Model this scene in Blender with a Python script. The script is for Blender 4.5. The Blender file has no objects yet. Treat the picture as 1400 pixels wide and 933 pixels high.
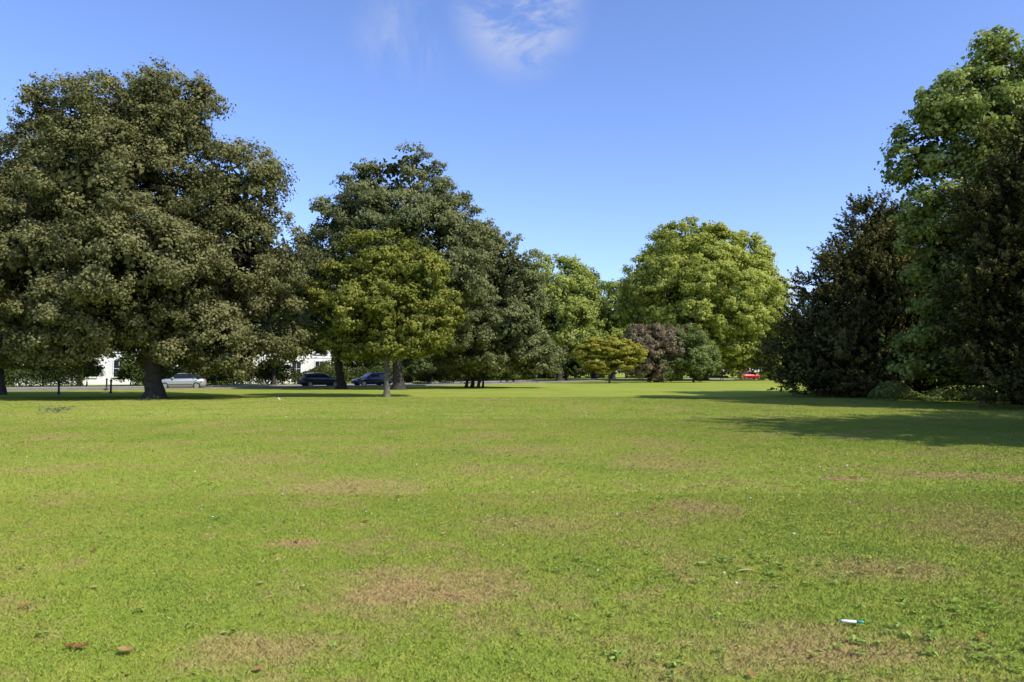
import bpy, bmesh, math, random
import numpy as np
from mathutils import Vector, Matrix, noise
random.seed(7)
rng = np.random.default_rng(11)
scene = bpy.context.scene
CAMZ = 1.6
F = 933.0
def W(px, py, d):
    """survey sighting -> world point (bearing, elevation, distance)"""
    return np.array([(px-700)/F*d, d, CAMZ+(508-py)/F*d])

# ------------------------------------------------------------------ node helpers
def new_mat(name):
    m = bpy.data.materials.new(name); m.use_nodes = True
    nt = m.node_tree; nt.nodes.clear()
    out = nt.nodes.new('ShaderNodeOutputMaterial')
    return m, nt, out
def N(nt, t, **kw):
    n = nt.nodes.new(t)
    for k, v in kw.items(): setattr(n, k, v)
    return n
def math_n(nt, op, a, b=None, clamp=False):
    n = nt.nodes.new('ShaderNodeMath'); n.operation = op; n.use_clamp = clamp
    for i, v in enumerate((a, b)):
        if v is None: continue
        if isinstance(v, (int, float)): n.inputs[i].default_value = v
        else: nt.links.new(v, n.inputs[i])
    return n.outputs[0]
def vmath(nt, op, a, b=None, scale=None):
    n = nt.nodes.new('ShaderNodeVectorMath'); n.operation = op
    for i, v in enumerate((a, b)):
        if v is None: continue
        if isinstance(v, tuple): n.inputs[i].default_value = v
        else: nt.links.new(v, n.inputs[i])
    if scale is not None: n.inputs['Scale'].default_value = scale
    return n.outputs[0]
def mix_c(nt, fac, a, b, blend='MIX'):
    n = nt.nodes.new('ShaderNodeMix'); n.data_type = 'RGBA'; n.blend_type = blend
    for idx, v in ((0, fac), (6, a), (7, b)):
        if isinstance(v, (int, float)): n.inputs[idx].default_value = v
        elif isinstance(v, tuple): n.inputs[idx].default_value = (*v[:3], 1)
        else: nt.links.new(v, n.inputs[idx])
    return n.outputs[2]
def maprange(nt, v, a, b, c=0., d=1.):
    n = nt.nodes.new('ShaderNodeMapRange'); n.interpolation_type = 'SMOOTHSTEP'
    nt.links.new(v, n.inputs[0])
    for i, x in enumerate((a, b, c, d)): n.inputs[i+1].default_value = x
    return n.outputs[0]
def noise_n(nt, vec, scale, detail=4, rough=0.55, dist=0.0):
    n = nt.nodes.new('ShaderNodeTexNoise')
    n.inputs['Scale'].default_value = scale; n.inputs['Detail'].default_value = detail
    n.inputs['Roughness'].default_value = rough; n.inputs['Distortion'].default_value = dist
    if vec is not None: nt.links.new(vec, n.inputs['Vector'])
    return n.outputs['Fac']

def simple_mat(name, col, rough=0.6, metal=0.0, var=0.12, scale=6.0, bump=0.0, coat=0.0):
    m, nt, out = new_mat(name)
    p = N(nt, 'ShaderNodeBsdfPrincipled')
    p.inputs['Roughness'].default_value = rough; p.inputs['Metallic'].default_value = metal
    p.inputs['Coat Weight'].default_value = coat
    tc = N(nt, 'ShaderNodeTexCoord')
    f = noise_n(nt, tc.outputs['Object'], scale, 5)
    lo = tuple(c*(1-var) for c in col); hi = tuple(min(1, c*(1+var)) for c in col)
    nt.links.new(mix_c(nt, maprange(nt, f, 0.3, 0.7), lo, hi), p.inputs['Base Color'])
    if bump > 0:
        b = N(nt, 'ShaderNodeBump'); b.inputs['Strength'].default_value = bump
        nt.links.new(f, b.inputs['Height']); nt.links.new(b.outputs[0], p.inputs['Normal'])
    nt.links.new(p.outputs[0], out.inputs[0])
    return m

def leaf_mat(name, dark, mid, light, transl=0.3, bendw=1.0):
    m, nt, out = new_mat(name)
    at = N(nt, 'ShaderNodeAttribute'); at.attribute_name = 'tint'
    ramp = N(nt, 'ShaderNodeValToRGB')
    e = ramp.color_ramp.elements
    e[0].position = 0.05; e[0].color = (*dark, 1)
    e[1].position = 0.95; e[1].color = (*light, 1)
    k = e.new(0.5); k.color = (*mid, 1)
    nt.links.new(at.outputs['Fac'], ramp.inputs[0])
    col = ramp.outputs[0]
    d = N(nt, 'ShaderNodeBsdfDiffuse'); t = N(nt, 'ShaderNodeBsdfTranslucent')
    bd = N(nt, 'ShaderNodeAttribute'); bd.attribute_name = 'bend'
    ge = N(nt, 'ShaderNodeNewGeometry')
    nn = vmath(nt, 'NORMALIZE', vmath(nt, 'ADD', vmath(nt, 'SCALE', bd.outputs['Vector'], scale=bendw), vmath(nt, 'SCALE', ge.outputs['Normal'], scale=0.8)))
    nt.links.new(nn, d.inputs['Normal'])
    nt.links.new(col, d.inputs[0])
    tcol = mix_c(nt, 1.0, col, (1.3, 1.35, 0.75), 'MULTIPLY')
    nt.links.new(tcol, t.inputs[0])
    m1 = N(nt, 'ShaderNodeMixShader'); m1.inputs[0].default_value = transl
    nt.links.new(d.outputs[0], m1.inputs[1]); nt.links.new(t.outputs[0], m1.inputs[2])
    nt.links.new(m1.outputs[0], out.inputs[0])
    return m

bark_dark = simple_mat('bark_dark', (0.042, 0.034, 0.026), 0.9, var=0.4, scale=5, bump=0.6)
bark_pale = simple_mat('bark_pale', (0.13, 0.11, 0.08), 0.9, var=0.4, scale=5, bump=0.5)

# ------------------------------------------------------------------ mesh helpers
def quad_mesh(name, verts, faces, mat_idx, tint, mats, bend=None):
    me = bpy.data.meshes.new(name)
    nv, nf = len(verts), len(faces)
    me.vertices.add(nv); me.vertices.foreach_set('co', verts.astype(np.float32).ravel())
    me.loops.add(nf*4); me.loops.foreach_set('vertex_index', faces.astype(np.int32).ravel())
    me.polygons.add(nf); me.polygons.foreach_set('loop_start', np.arange(0, nf*4, 4, dtype=np.int32))
    for m in mats: me.materials.append(m)
    me.polygons.foreach_set('material_index', mat_idx.astype(np.int32))
    me.update(calc_edges=True)
    a = me.attributes.new('tint', 'FLOAT', 'FACE')
    a.data.foreach_set('value', tint.astype(np.float32))
    if bend is not None:
        a = me.attributes.new('bend', 'FLOAT_VECTOR', 'FACE')
        a.data.foreach_set('vector', bend.astype(np.float32).ravel())
    return me
def add_obj(name, data, parent=None, loc=None):
    o = bpy.data.objects.new(name, data); scene.collection.objects.link(o)
    if parent: o.parent = parent
    if loc is not None: o.location = loc
    return o
def norm(v): return v/np.maximum(np.linalg.norm(v, axis=-1, keepdims=True), 1e-6)
def rdir(n): return norm(rng.normal(size=(n, 3)))

def tube(path, rad, sides=7):
    path = np.asarray(path, float); K = len(path)
    vs = []
    for i in range(K):
        t = path[min(i+1, K-1)]-path[max(i-1, 0)]
        t = t/(np.linalg.norm(t)+1e-9)
        u = np.cross(t, [0.31, 0.95, 0.11]); u /= np.linalg.norm(u)+1e-9
        w = np.cross(t, u)
        a = np.arange(sides)/sides*2*math.pi
        vs.append(path[i]+rad[i]*(np.cos(a)[:, None]*u+np.sin(a)[:, None]*w))
    vs = np.concatenate(vs)
    fs = []
    for i in range(K-1):
        for j in range(sides):
            fs.append((i*sides+j, i*sides+(j+1) % sides, (i+1)*sides+(j+1) % sides, (i+1)*sides+j))
    return vs, np.array(fs)
def limb(a, b, r0, r1, wob=0.12, k=6, sag=0.15, sides=6):
    a = np.asarray(a, float); b = np.asarray(b, float); L = np.linalg.norm(b-a)
    pts = []
    for i in range(k):
        t = i/(k-1)
        p = a*(1-t)+b*t
        p = p+np.array([0, 0, 1])*math.sin(t*math.pi)*L*sag
        if 0 < i < k-1: p = p+rng.normal(size=3)*L*wob*0.35
        pts.append(p)
    rs = [r0*(1-i/(k-1))+r1*(i/(k-1)) for i in range(k)]
    return tube(pts, rs, sides)

def leaf_quads(pos, nrm, tan, L, Wd):
    b = norm(np.cross(nrm, tan)); t = norm(np.cross(b, nrm))
    L = L[:, None]; Wd = Wd[:, None]
    v = np.stack([pos-t*L*0.5, pos+b*Wd*0.5+nrm*L*0.06, pos+t*L*0.5-nrm*L*0.08, pos-b*Wd*0.5+nrm*L*0.06], axis=1)
    return v.reshape(-1, 3)

def build_tree(name, base, lobes, mat, bark, rs=1.3, cl_r=0.55, n_cl=10, n_leaf=38, leaf=0.17, trunk_r=0.4,
               fork_h=2.5, style='puff', gap=0.25, squash=0.75, dens=1.0, trunks=None, tint_shift=0.0, inner=0.12, zmin=0.9, core=1.0):
    base = np.asarray(base, float)
    C = np.array([l[0] for l in lobes]); R = np.array([l[1] for l in lobes])
    R = np.maximum(R-rs*0.45, R*0.6)
    cl, cr, ctint, cout, csub = [], [], [], [], []
    Vw, Fw, off = [], [], 0
    KP, KT, KB = [], [], []
    def addw(vf):
        nonlocal off
        Vw.append(vf[0]); Fw.append(vf[1]+off); off += len(vf[0])
    cen = C.mean(axis=0)
    tl = trunks or [(base, trunk_r)]
    forks = []
    for tb, tr in tl:
        tb = np.asarray(tb, float)
        top = tb+np.array([(cen[0]-tb[0])*0.12, (cen[1]-tb[1])*0.12, fork_h])
        k = 7; pts = []; rr = []
        for i in range(k):
            t = i/(k-1); pts.append(tb*(1-t)+top*t+np.array([*rng.normal(size=2)*tr*0.15*(i > 0), 0]))
            rr.append(tr*(1+0.6*math.exp(-t*9)-0.2*t))
        pts[0][2] = -0.1
        addw(tube(pts, rr, 12)); forks.append((top, tr))
    for li in range(len(lobes)):
        c, r = C[li], R[li]
        fk, tr = forks[li % len(forks)]
        rb = tr*0.42*min(1, r.mean()/3.0+0.3)
        addw(limb(fk, c, rb, rb*0.35, k=7, sag=0.08))
        p = 1.6; a, b, d = r
        area = 4*math.pi*(((a*b)**p+(a*d)**p+(b*d)**p)/3)**(1/p)
        ns = max(6, int(area/(rs*rs*1.75)*dens))
        # oversized filler leaves make the crown opaque; dark tint paints in its inner shade
        nk = int(area/(rs*rs)*14*core)
        if nk:
            kd = rdir(nk); kp = c+kd*r*(rng.uniform(0.25, 0.84, nk))[:, None]
            ok = kp[:, 2] > zmin*0.6
            ok &= np.array([noise.noise(Vector(q*(0.5/rs)+base*0.37)) for q in kp]) > -0.30+gap*0.45
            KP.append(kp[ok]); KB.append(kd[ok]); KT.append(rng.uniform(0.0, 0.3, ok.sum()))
        dr = rdir(ns)
        frac = np.where(rng.random(ns) < inner, rng.uniform(0.4, 0.7, ns), rng.uniform(0.8, 1.0, ns))
        S = c+dr*r*frac[:, None]
        for j in range(ns):
            s = S[j]
            if s[2] < zmin: continue
            q = np.linalg.norm((s-C)/R, axis=1); q[li] = 9
            if q.min() < 0.66 and rng.random() < 0.9: continue
            nz = noise.noise(Vector(s*(0.5/rs)+base*0.37))
            if nz < -0.36+gap*0.45 and rng.random() < min(1, gap*2.6): continue
            o = norm(dr[j]/r*r.mean())
            rsj = rs*rng.uniform(0.6, 1.35)
            if rng.random() < 0.35: addw(limb(c+(s-c)*0.15, s, rb*0.3, rb*0.07, k=4, sag=0.05, sides=4))
            nn = max(3, int(n_cl*rng.uniform(0.7, 1.3)))
            dd = norm(rdir(nn)+o*0.75+np.array([0, 0, 0.25]))
            cc = s+dd*rsj*np.array([1, 1, squash])*rng.uniform(0.4, 1.2, nn)[:, None]
            cl.append(cc); cout.append(norm(dd+o*0.5)); cr.append(cl_r*rng.uniform(0.5, 1.4, nn)); csub.append(np.repeat(s[None], nn, 0)-o*rsj*0.4)
            base_t = 0.5+0.28*nz+rng.normal()*0.09+tint_shift
            ctint.append(base_t+rng.normal(size=nn)*0.09)
    cl = np.concatenate(cl); cr = np.concatenate(cr); ct = np.concatenate(ctint); co = np.concatenate(cout); cs = np.concatenate(csub)
    M = len(cl)*n_leaf
    ci = np.repeat(np.arange(len(cl)), n_leaf)
    u = rdir(M)
    if style == 'puff':
        rad = (rng.random(M)**0.55)*np.where(rng.random(M) < 0.06, 1.5, 1.0)
        o3 = u*(rad*cr[ci])[:, None]; o3[:, 2] *= squash
        pos = cl[ci]+o3
        nr = norm(u*0.55+co[ci]*0.5+np.array([0, 0, 0.35])+rng.normal(size=(M, 3))*0.5)
        tan = rdir(M)+np.array([0, 0, -0.4])
        L = leaf*rng.uniform(0.6, 1.35, M); Wd = L*rng.uniform(0.6, 0.9, M)
        bend = norm(norm(o3)*0.5+norm(pos-cs[ci])*0.65+rng.normal(size=(M, 3))*0.3)
    else:
        ax = norm(co*np.array([1, 1, 0.3])+np.array([0, 0, 0.45])+rng.normal(size=co.shape)*0.3)
        t = rng.random(M)**0.8
        Lp = cr*3.0
        side = norm(np.cross(ax[ci], u))
        pos = cl[ci]+ax[ci]*(t*Lp[ci])[:, None]+side*((1.1-t)*cr[ci]*0.8*rng.random(M))[:, None]
        pos[:, 2] -= (t*(1-t)*Lp[ci]*0.25)
        nr = norm(u+np.array([0, 0, 0.4])); tan = ax[ci]*0.9+side*0.8
        L = leaf*rng.uniform(0.6, 1.4, M); Wd = L*rng.uniform(0.3, 0.5, M)
        bend = norm(side*0.8+norm(pos-cs[ci])*0.6+np.array([0, 0, 0.2]))
        ct = ct-0.12; ct_tip = t*0.35
    pos[:, 2] = np.maximum(pos[:, 2], 0.08+rng.random(M)*0.3)
    LV = leaf_quads(pos, nr, tan, L, Wd)
    tint = ct[ci]+rng.normal(size=M)*0.13
    if style != 'puff': tint = tint+ct_tip
    tint = np.clip(tint, 0, 1)
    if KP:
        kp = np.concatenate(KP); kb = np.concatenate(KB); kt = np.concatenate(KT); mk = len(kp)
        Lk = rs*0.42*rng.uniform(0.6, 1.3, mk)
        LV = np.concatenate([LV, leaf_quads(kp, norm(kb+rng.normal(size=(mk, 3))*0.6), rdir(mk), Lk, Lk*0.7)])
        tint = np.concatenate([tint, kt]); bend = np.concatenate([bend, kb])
    LF = np.arange(len(LV)).reshape(-1, 4)
    WV = np.concatenate(Vw); WF = np.concatenate(Fw)+len(LV)
    V = np.concatenate([LV, WV])-np.array([base[0], base[1], 0])
    me = quad_mesh(name, V, np.concatenate([LF, WF]),
                   np.concatenate([np.zeros(len(LF)), np.ones(len(WF))]),
                   np.concatenate([tint, np.full(len(WF), 0.5)]), [mat, bark],
                   np.concatenate([bend, np.zeros((len(WF), 3))]))
    o = add_obj(name, me, loc=(base[0], base[1], 0))
    return o

def lob(d, items, depth_scale=0.9):
    out = []
    for it in items:
        px, py, rx, ry = it[:4]; dy = it[4] if len(it) > 4 else 0.0
        dd = d+dy
        s = d/F
        c = W(px, py, d); c[1] = dd
        out.append((c, np.array([rx*s, (rx+ry)*0.5*s*depth_scale, ry*s])))
    return out
def gp(px, d): return np.array([(px-700)/F*d, d, 0.0])

# ------------------------------------------------------------------ leaf materials
m_oak = leaf_mat('holm_oak_leaves', (0.090, 0.092, 0.034), (0.200, 0.195, 0.078), (0.32, 0.295, 0.13), 0.27)
m_tall = leaf_mat('oak_leaves', (0.085, 0.096, 0.038), (0.185, 0.200, 0.082), (0.31, 0.31, 0.14), 0.27)
m_maple = leaf_mat('maple_leaves', (0.125, 0.140, 0.026), (0.245, 0.262, 0.052), (0.39, 0.37, 0.082), 0.32)
m_plane = leaf_mat('plane_leaves', (0.23, 0.26, 0.042), (0.41, 0.435, 0.092), (0.54, 0.55, 0.16), 0.36)
m_lime = leaf_mat('lime_leaves', (0.20, 0.24, 0.048), (0.35, 0.39, 0.095), (0.48, 0.51, 0.16), 0.36)
m_yew = leaf_mat('yew_needles', (0.020, 0.024, 0.009), (0.074, 0.077, 0.024), (0.24, 0.205, 0.075), 0.10)
m_plane2 = leaf_mat('plane_leaves_near', (0.10, 0.13, 0.030), (0.28, 0.33, 0.082), (0.58, 0.60, 0.25), 0.33)
m_hedge = leaf_mat('hedge_leaves', (0.025, 0.035, 0.01), (0.06, 0.08, 0.022), (0.12, 0.15, 0.045), 0.2)
m_purple = leaf_mat('purple_leaves', (0.11, 0.075, 0.052), (0.27, 0.205, 0.130), (0.37, 0.35, 0.17), 0.27)
m_gold = leaf_mat('golden_leaves', (0.24, 0.20, 0.03), (0.40, 0.37, 0.06), (0.50, 0.48, 0.11), 0.34)
m_bush = leaf_mat('bush_leaves', (0.07, 0.095, 0.024), (0.17, 0.21, 0.06), (0.29, 0.33, 0.11), 0.25)
m_far = leaf_mat('far_leaves', (0.048, 0.063, 0.020), (0.12, 0.145, 0.048), (0.22, 0.25, 0.085), 0.24)

# ------------------------------------------------------------------ trees
build_tree('holm_oak_tree', gp(212, 40), lob(40, [
    (150, 172, 125, 76), (240, 168, 60, 64, -1), (55, 225, 78, 85, 1), (-20, 300, 80, 110, 1), (315, 258, 76, 62), (180, 270, 110, 80, -2.5),
    (340, 350, 74, 80, 0.5), (80, 360, 100, 85, -2), (240, 380, 95, 75, -3.5), (358, 440, 58, 56, 1), (140, 440, 95, 58, -2.5),
    (280, 458, 75, 50, -1.5), (0, 440, 70, 64, 1), (215, 466, 110, 42, 3), (80, 474, 60, 36, 0), (330, 480, 54, 32, -1), (200, 330, 150, 120, 2)]),
    m_oak, bark_dark, rs=0.9, cl_r=0.44, n_cl=11, n_leaf=34, leaf=0.15, trunk_r=0.5, fork_h=3.0, gap=0.24)
build_tree('oak_tree', gp(3, 47), lob(47, [(0, 400, 60, 60), (45, 440, 50, 42), (-60, 420, 70, 80), (10, 468, 70, 36)]),
    m_maple, bark_dark, rs=1.1, cl_r=0.5, n_leaf=32, leaf=0.19, trunk_r=0.25, gap=0.3, tint_shift=-0.08)
build_tree('oak_tree', gp(545, 60), lob(60, [
    (548, 236, 54, 40), (505, 268, 50, 48), (470, 308, 44, 40), (600, 288, 48, 48), (550, 320, 85, 60, -1.5), (500, 380, 85, 65, -1),
    (610, 370, 70, 66, 0), (560, 430, 105, 58, 1), (640, 330, 46, 44, 2), (480, 440, 70, 50, 0), (450, 285, 24, 22)]),
    m_tall, bark_dark, rs=1.1, cl_r=0.54, n_leaf=34, leaf=0.2, trunk_r=0.45, fork_h=3.8, gap=0.36, squash=0.6)
build_tree('oak_tree', gp(467, 63), lob(63, [(445, 370, 50, 55), (415, 430, 50, 60), (470, 445, 55, 50), (400, 390, 35, 45)]),
    m_tall, bark_dark, rs=1.3, cl_r=0.6, n_leaf=34, leaf=0.23, trunk_r=0.4, fork_h=2.5, gap=0.15)
s66 = [(gp(637, 66), 0.15), (gp(645, 66.5), 0.18), (gp(654, 66), 0.14), (gp(660, 67), 0.1)]
build_tree('evergreen_oak_tree', gp(647, 66), lob(66, [
    (665, 345, 46, 44), (700, 375, 44, 50), (650, 400, 55, 55, -1), (717, 440, 42, 50), (680, 460, 66, 52, -2), (620, 455, 50, 52), (730, 488, 38, 32), (655, 492, 66, 28, 1)]),
    m_tall, bark_dark, rs=1.1, cl_r=0.52, n_leaf=34, leaf=0.2, fork_h=1.8, gap=0.18, trunks=s66, squash=0.6, tint_shift=0.04, zmin=0.6)
build_tree('maple_tree', gp(529, 42.6), lob(42.6, [
    (512, 352, 52, 40), (468, 395, 48, 42), (560, 378, 52, 44), (590, 425, 44, 40), (515, 425, 66, 46, -1), (458, 440, 38, 38), (560, 458, 56, 36), (500, 466, 56, 30, 0.5), (528, 472, 62, 24, 0)]),
    m_maple, bark_pale, rs=0.7, cl_r=0.34, n_leaf=30, leaf=0.16, trunk_r=0.17, fork_h=2.6, gap=0.28, squash=0.55, core=0.8)
build_tree('lime_tree', gp(765, 115), lob(115, [(752, 392, 46, 46), (788, 398, 30, 42, 1), (760, 440, 56, 48, -1), (735, 470, 40, 34)]),
    m_lime, bark_dark, rs=1.6, cl_r=0.8, n_leaf=30, leaf=0.36, trunk_r=0.5, fork_h=3, gap=0.12)
build_tree('plane_tree', gp(960, 120), lob(120, [
    (948, 347, 64, 50), (1008, 359, 54, 48, 2), (898, 387, 48, 46), (955, 410, 98, 76, -4), (1030, 405, 44, 66), (885, 440, 42, 56), (1005, 458, 64, 54, -3), (930, 468, 76, 42, 1), (1042, 468, 34, 46)]),
    m_plane, bark_dark, rs=1.6, cl_r=0.8, n_leaf=32, leaf=0.36, trunk_r=0.8, fork_h=4, gap=0.14, squash=0.65)
build_tree('lime_tree', gp(838, 145), lob(145, [(838, 425, 32, 42), (822, 455, 32, 36), (850, 460, 30, 38)]),
    m_lime, bark_dark, rs=1.9, cl_r=0.95, n_leaf=26, leaf=0.45, trunk_r=0.5, fork_h=3, gap=0.15, tint_shift=-0.08)
build_tree('lime_tree', gp(812, 150), lob(150, [(812, 410, 20, 36), (805, 450, 28, 42)]),
    m_far, bark_dark, rs=1.9, cl_r=0.95, n_leaf=26, leaf=0.45, trunk_r=0.5, fork_h=3, gap=0.2, tint_shift=0.1)
build_tree('golden_maple_tree', gp(833, 92), lob(92, [(828, 478, 42, 20), (803, 486, 22, 16), (856, 484, 26, 18), (832, 496, 40, 15)]),
    m_gold, bark_dark, rs=0.75, cl_r=0.38, n_leaf=34, leaf=0.2, trunk_r=0.13, fork_h=1.2, gap=0.12, squash=0.4)
build_tree('purple_plum_tree', gp(895, 100), lob(100, [(885, 467, 34, 23), (915, 478, 32, 31), (890, 494, 46, 29), (865, 484, 24, 25)]),
    m_purple, bark_dark, rs=0.95, cl_r=0.48, n_leaf=34, leaf=0.24, trunk_r=0.2, fork_h=1, gap=0.15, zmin=0.3)
build_tree('laurel_shrub', gp(948, 99), lob(99, [(944, 481, 28, 34), (962, 497, 22, 26), (920, 500, 22, 20)]),
    m_bush, bark_dark, rs=0.9, cl_r=0.48, n_leaf=34, leaf=0.24, trunk_r=0.15, fork_h=1, gap=0.0, zmin=0.3, tint_shift=0.1)
build_tree('laurel_shrub', gp(775, 120), lob(120, [(775, 500, 30, 16), (740, 502, 24, 14)]),
    m_bush, bark_dark, rs=1.0, cl_r=0.5, n_leaf=30, leaf=0.28, trunk_r=0.15, fork_h=0.8, gap=0.0, zmin=0.3, tint_shift=-0.2)
build_tree('yew_tree', gp(1180, 44), lob(44, [
    (1222, 314, 36, 54, 1), (1185, 360, 44, 50), (1145, 400, 40, 45, 0.5), (1205, 420, 60, 60, -1.5), (1132, 450, 54, 50, -0.5), (1108, 495, 54, 44), (1175, 495, 78, 50, -2), (1240, 470, 60, 60), (1250, 360, 45, 70, 2), (1125, 520, 56, 24, -1), (1200, 520, 70, 26, -2)]),
    m_yew, bark_dark, rs=0.7, cl_r=0.36, n_cl=8, n_leaf=42, leaf=0.19, trunk_r=0.4, fork_h=1.0, style='plume', gap=0.08, zmin=0.15, inner=0.15, core=1.6)
build_tree('plane_tree', gp(1400, 33), lob(33, [
    (1405, 92, 62, 68), (1330, 150, 70, 64, 0), (1278, 205, 44, 52, 0.5), (1390, 220, 80, 80, 0), (1318, 270, 70, 60, 0.5), (1304, 350, 46, 64, 1), (1360, 370, 70, 75, 2), (1314, 430, 50, 54, 1), (1440, 170, 80, 90, 1), (1320, 485, 60, 40, 2)]),
    m_plane2, bark_dark, rs=0.8, cl_r=0.42, n_cl=10, n_leaf=26, leaf=0.2, trunk_r=0.4, fork_h=4, gap=0.28, squash=0.7)
build_tree('yew_tree', gp(1440, 29), lob(29, [
    (1420, 215, 44, 54), (1400, 300, 66, 74), (1375, 390, 62, 74), (1395, 470, 80, 68), (1460, 350, 80, 120, 1), (1470, 480, 90, 80, 0), (1410, 520, 70, 40, 0)]),
    m_yew, bark_dark, rs=0.6, cl_r=0.3, n_cl=8, n_leaf=38, leaf=0.16, trunk_r=0.4, fork_h=1.0, style='plume', gap=0.05, zmin=0.2, core=1.6, tint_shift=-0.08)
# trees standing beyond the right edge of the lawn
def L3(*a): return [(np.array(a[i:i+3], float), np.array(a[i+3:i+6], float)) for i in range(0, len(a), 6)]
build_tree('yew_tree', (19.6, 12.5, 0), L3(19.6, 12.5, 4.5, 3.6, 3.4, 4.2, 19.6, 13, 9, 3.4, 3.4, 4.4, 21, 15.5, 6, 3.4, 3.4, 5),
    m_yew, bark_dark, rs=1.0, cl_r=0.5, n_cl=8, n_leaf=24, leaf=0.34, style='plume', gap=0.05, zmin=0.3, core=1.8)
build_tree('yew_tree', (33, 38, 0), L3(31, 38, 5, 5, 4, 5, 33, 42, 8, 4, 4, 5, 29, 48, 5, 5, 4, 5),
    m_yew, bark_dark, rs=1.0, cl_r=0.5, n_cl=7, n_leaf=22, leaf=0.32, style='plume', gap=0.1, zmin=0.3)
build_tree('plane_tree', (31, 16, 0), L3(31, 16, 9, 6, 6, 6.5, 37, 24, 10, 6, 6, 6.5),
    m_plane2, bark_dark, rs=1.6, cl_r=0.9, n_leaf=20, leaf=0.4, trunk_r=0.5, fork_h=5, gap=0.15, core=1.5)
# tree beside the photographer, its shade reaches the lower left of the lawn
build_tree('plane_tree', (5.0, -7.0, 0), L3(2.55, -3.95, 9.5, 2.5, 2.1, 1.5, 2.0, -1.0, 9.3, 0.8, 0.7, 0.6, 3.2, -7, 11, 4, 3, 3),
    m_plane2, bark_dark, rs=0.55, cl_r=0.30, n_leaf=20, leaf=0.18, trunk_r=0.4, fork_h=7, gap=0.42, core=0.7)
# street trees in front of the houses
for px, d, it in ((110, 68, [(110, 440, 75, 42), (60, 455, 50, 30), (160, 450, 50, 34)]), (255, 71, [(255, 430, 70, 50), (210, 450, 50, 34), (300, 450, 50, 36)]),
                  (375, 76, [(375, 400, 50, 60), (345, 450, 45, 36), (405, 450, 45, 38)]), (-20, 66, [(-20, 430, 70, 50)]), (590, 92, [(590, 450, 50, 45), (630, 455, 40, 40)])):
    build_tree('lime_tree', gp(px, d), lob(d, it), m_far, bark_dark, rs=1.4, cl_r=0.65, n_leaf=26, leaf=0.28, trunk_r=0.22, fork_h=2.6, gap=0.1, zmin=2.2)

# background belt (one object)
bl = []
for x, y, h, r in [(-105, 100, 13, 9), (-90, 108, 15, 9), (-75, 105, 14, 9), (-60, 112, 15, 9), (-47, 112, 16, 8), (-34, 118, 15, 9), (-22, 115, 14, 8), (-10, 125, 14, 9),
                   (2, 150, 14, 9), (16, 165, 15, 10), (30, 168, 14, 10), (48, 170, 13, 10), (64, 165, 13, 11), (80, 150, 14, 11), (72, 120, 11, 8), (60, 96, 10, 8), (52, 80, 10, 8), (95, 130, 16, 12)]:
    bl.append((np.array([x, y, h*0.58]), np.array([r, r*0.8, h*0.42])))
    bl.append((np.array([x+r*0.6, y+2, h*0.3]), np.array([r*0.8, r*0.6, h*0.3])))
build_tree('distant_tree_line', (0, 150, 0), bl, m_far, bark_dark, rs=1.8, cl_r=0.9, n_cl=9, n_leaf=18, leaf=0.42, trunk_r=0.5, fork_h=0.3, gap=0.1, zmin=0.4,
           trunks=[(np.array([l[0][0], l[0][1], 0]), 0.4) for l in bl])

# ------------------------------------------------------------------ leafy strips (hedges / undergrowth)
def leafy_strip(name, path, w, h, mat, leaf=0.14, per_m=500, ragged=0.15):
    path = np.array(path, float); P, T = [], []
    for a, b in zip(path[:-1], path[1:]):
        L = np.linalg.norm(b-a); n = int(L*per_m)
        t = rng.random(n); d = (b-a)/L; nn = np.array([-d[1], d[0]])
        s = rng.uniform(-1, 1, n); z = rng.random(n)**0.6
        top = h*(1+ragged*np.array([noise.noise(Vector((float(a[0]+x*L*d[0])*0.9, float(a[1])*0.3, 1.0))) for x in t])*1.5)
        edge = np.where(rng.random(n) < 0.5, np.sign(s), s)
        xy = a+np.outer(t, b-a)+np.outer(edge*w*0.5*(1-0.25*z**3)+rng.normal(size=n)*0.06, nn)
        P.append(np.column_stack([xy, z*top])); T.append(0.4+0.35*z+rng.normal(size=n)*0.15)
    P = np.concatenate(P); T = np.clip(np.concatenate(T), 0, 1); M = len(P)
    nr = norm(rng.normal(size=(M, 3))+np.array([0, -0.3, 0.6])); L = leaf*rng.uniform(0.6, 1.3, M)
    V = leaf_quads(P, nr, rdir(M), L, L*0.65)
    V[:, 2] = np.maximum(V[:, 2], 0.01)
    me = quad_mesh(name, V, np.arange(M*4).reshape(-1, 4), np.zeros(M), T, [mat], nr*0.5)
    return add_obj(name, me)

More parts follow.
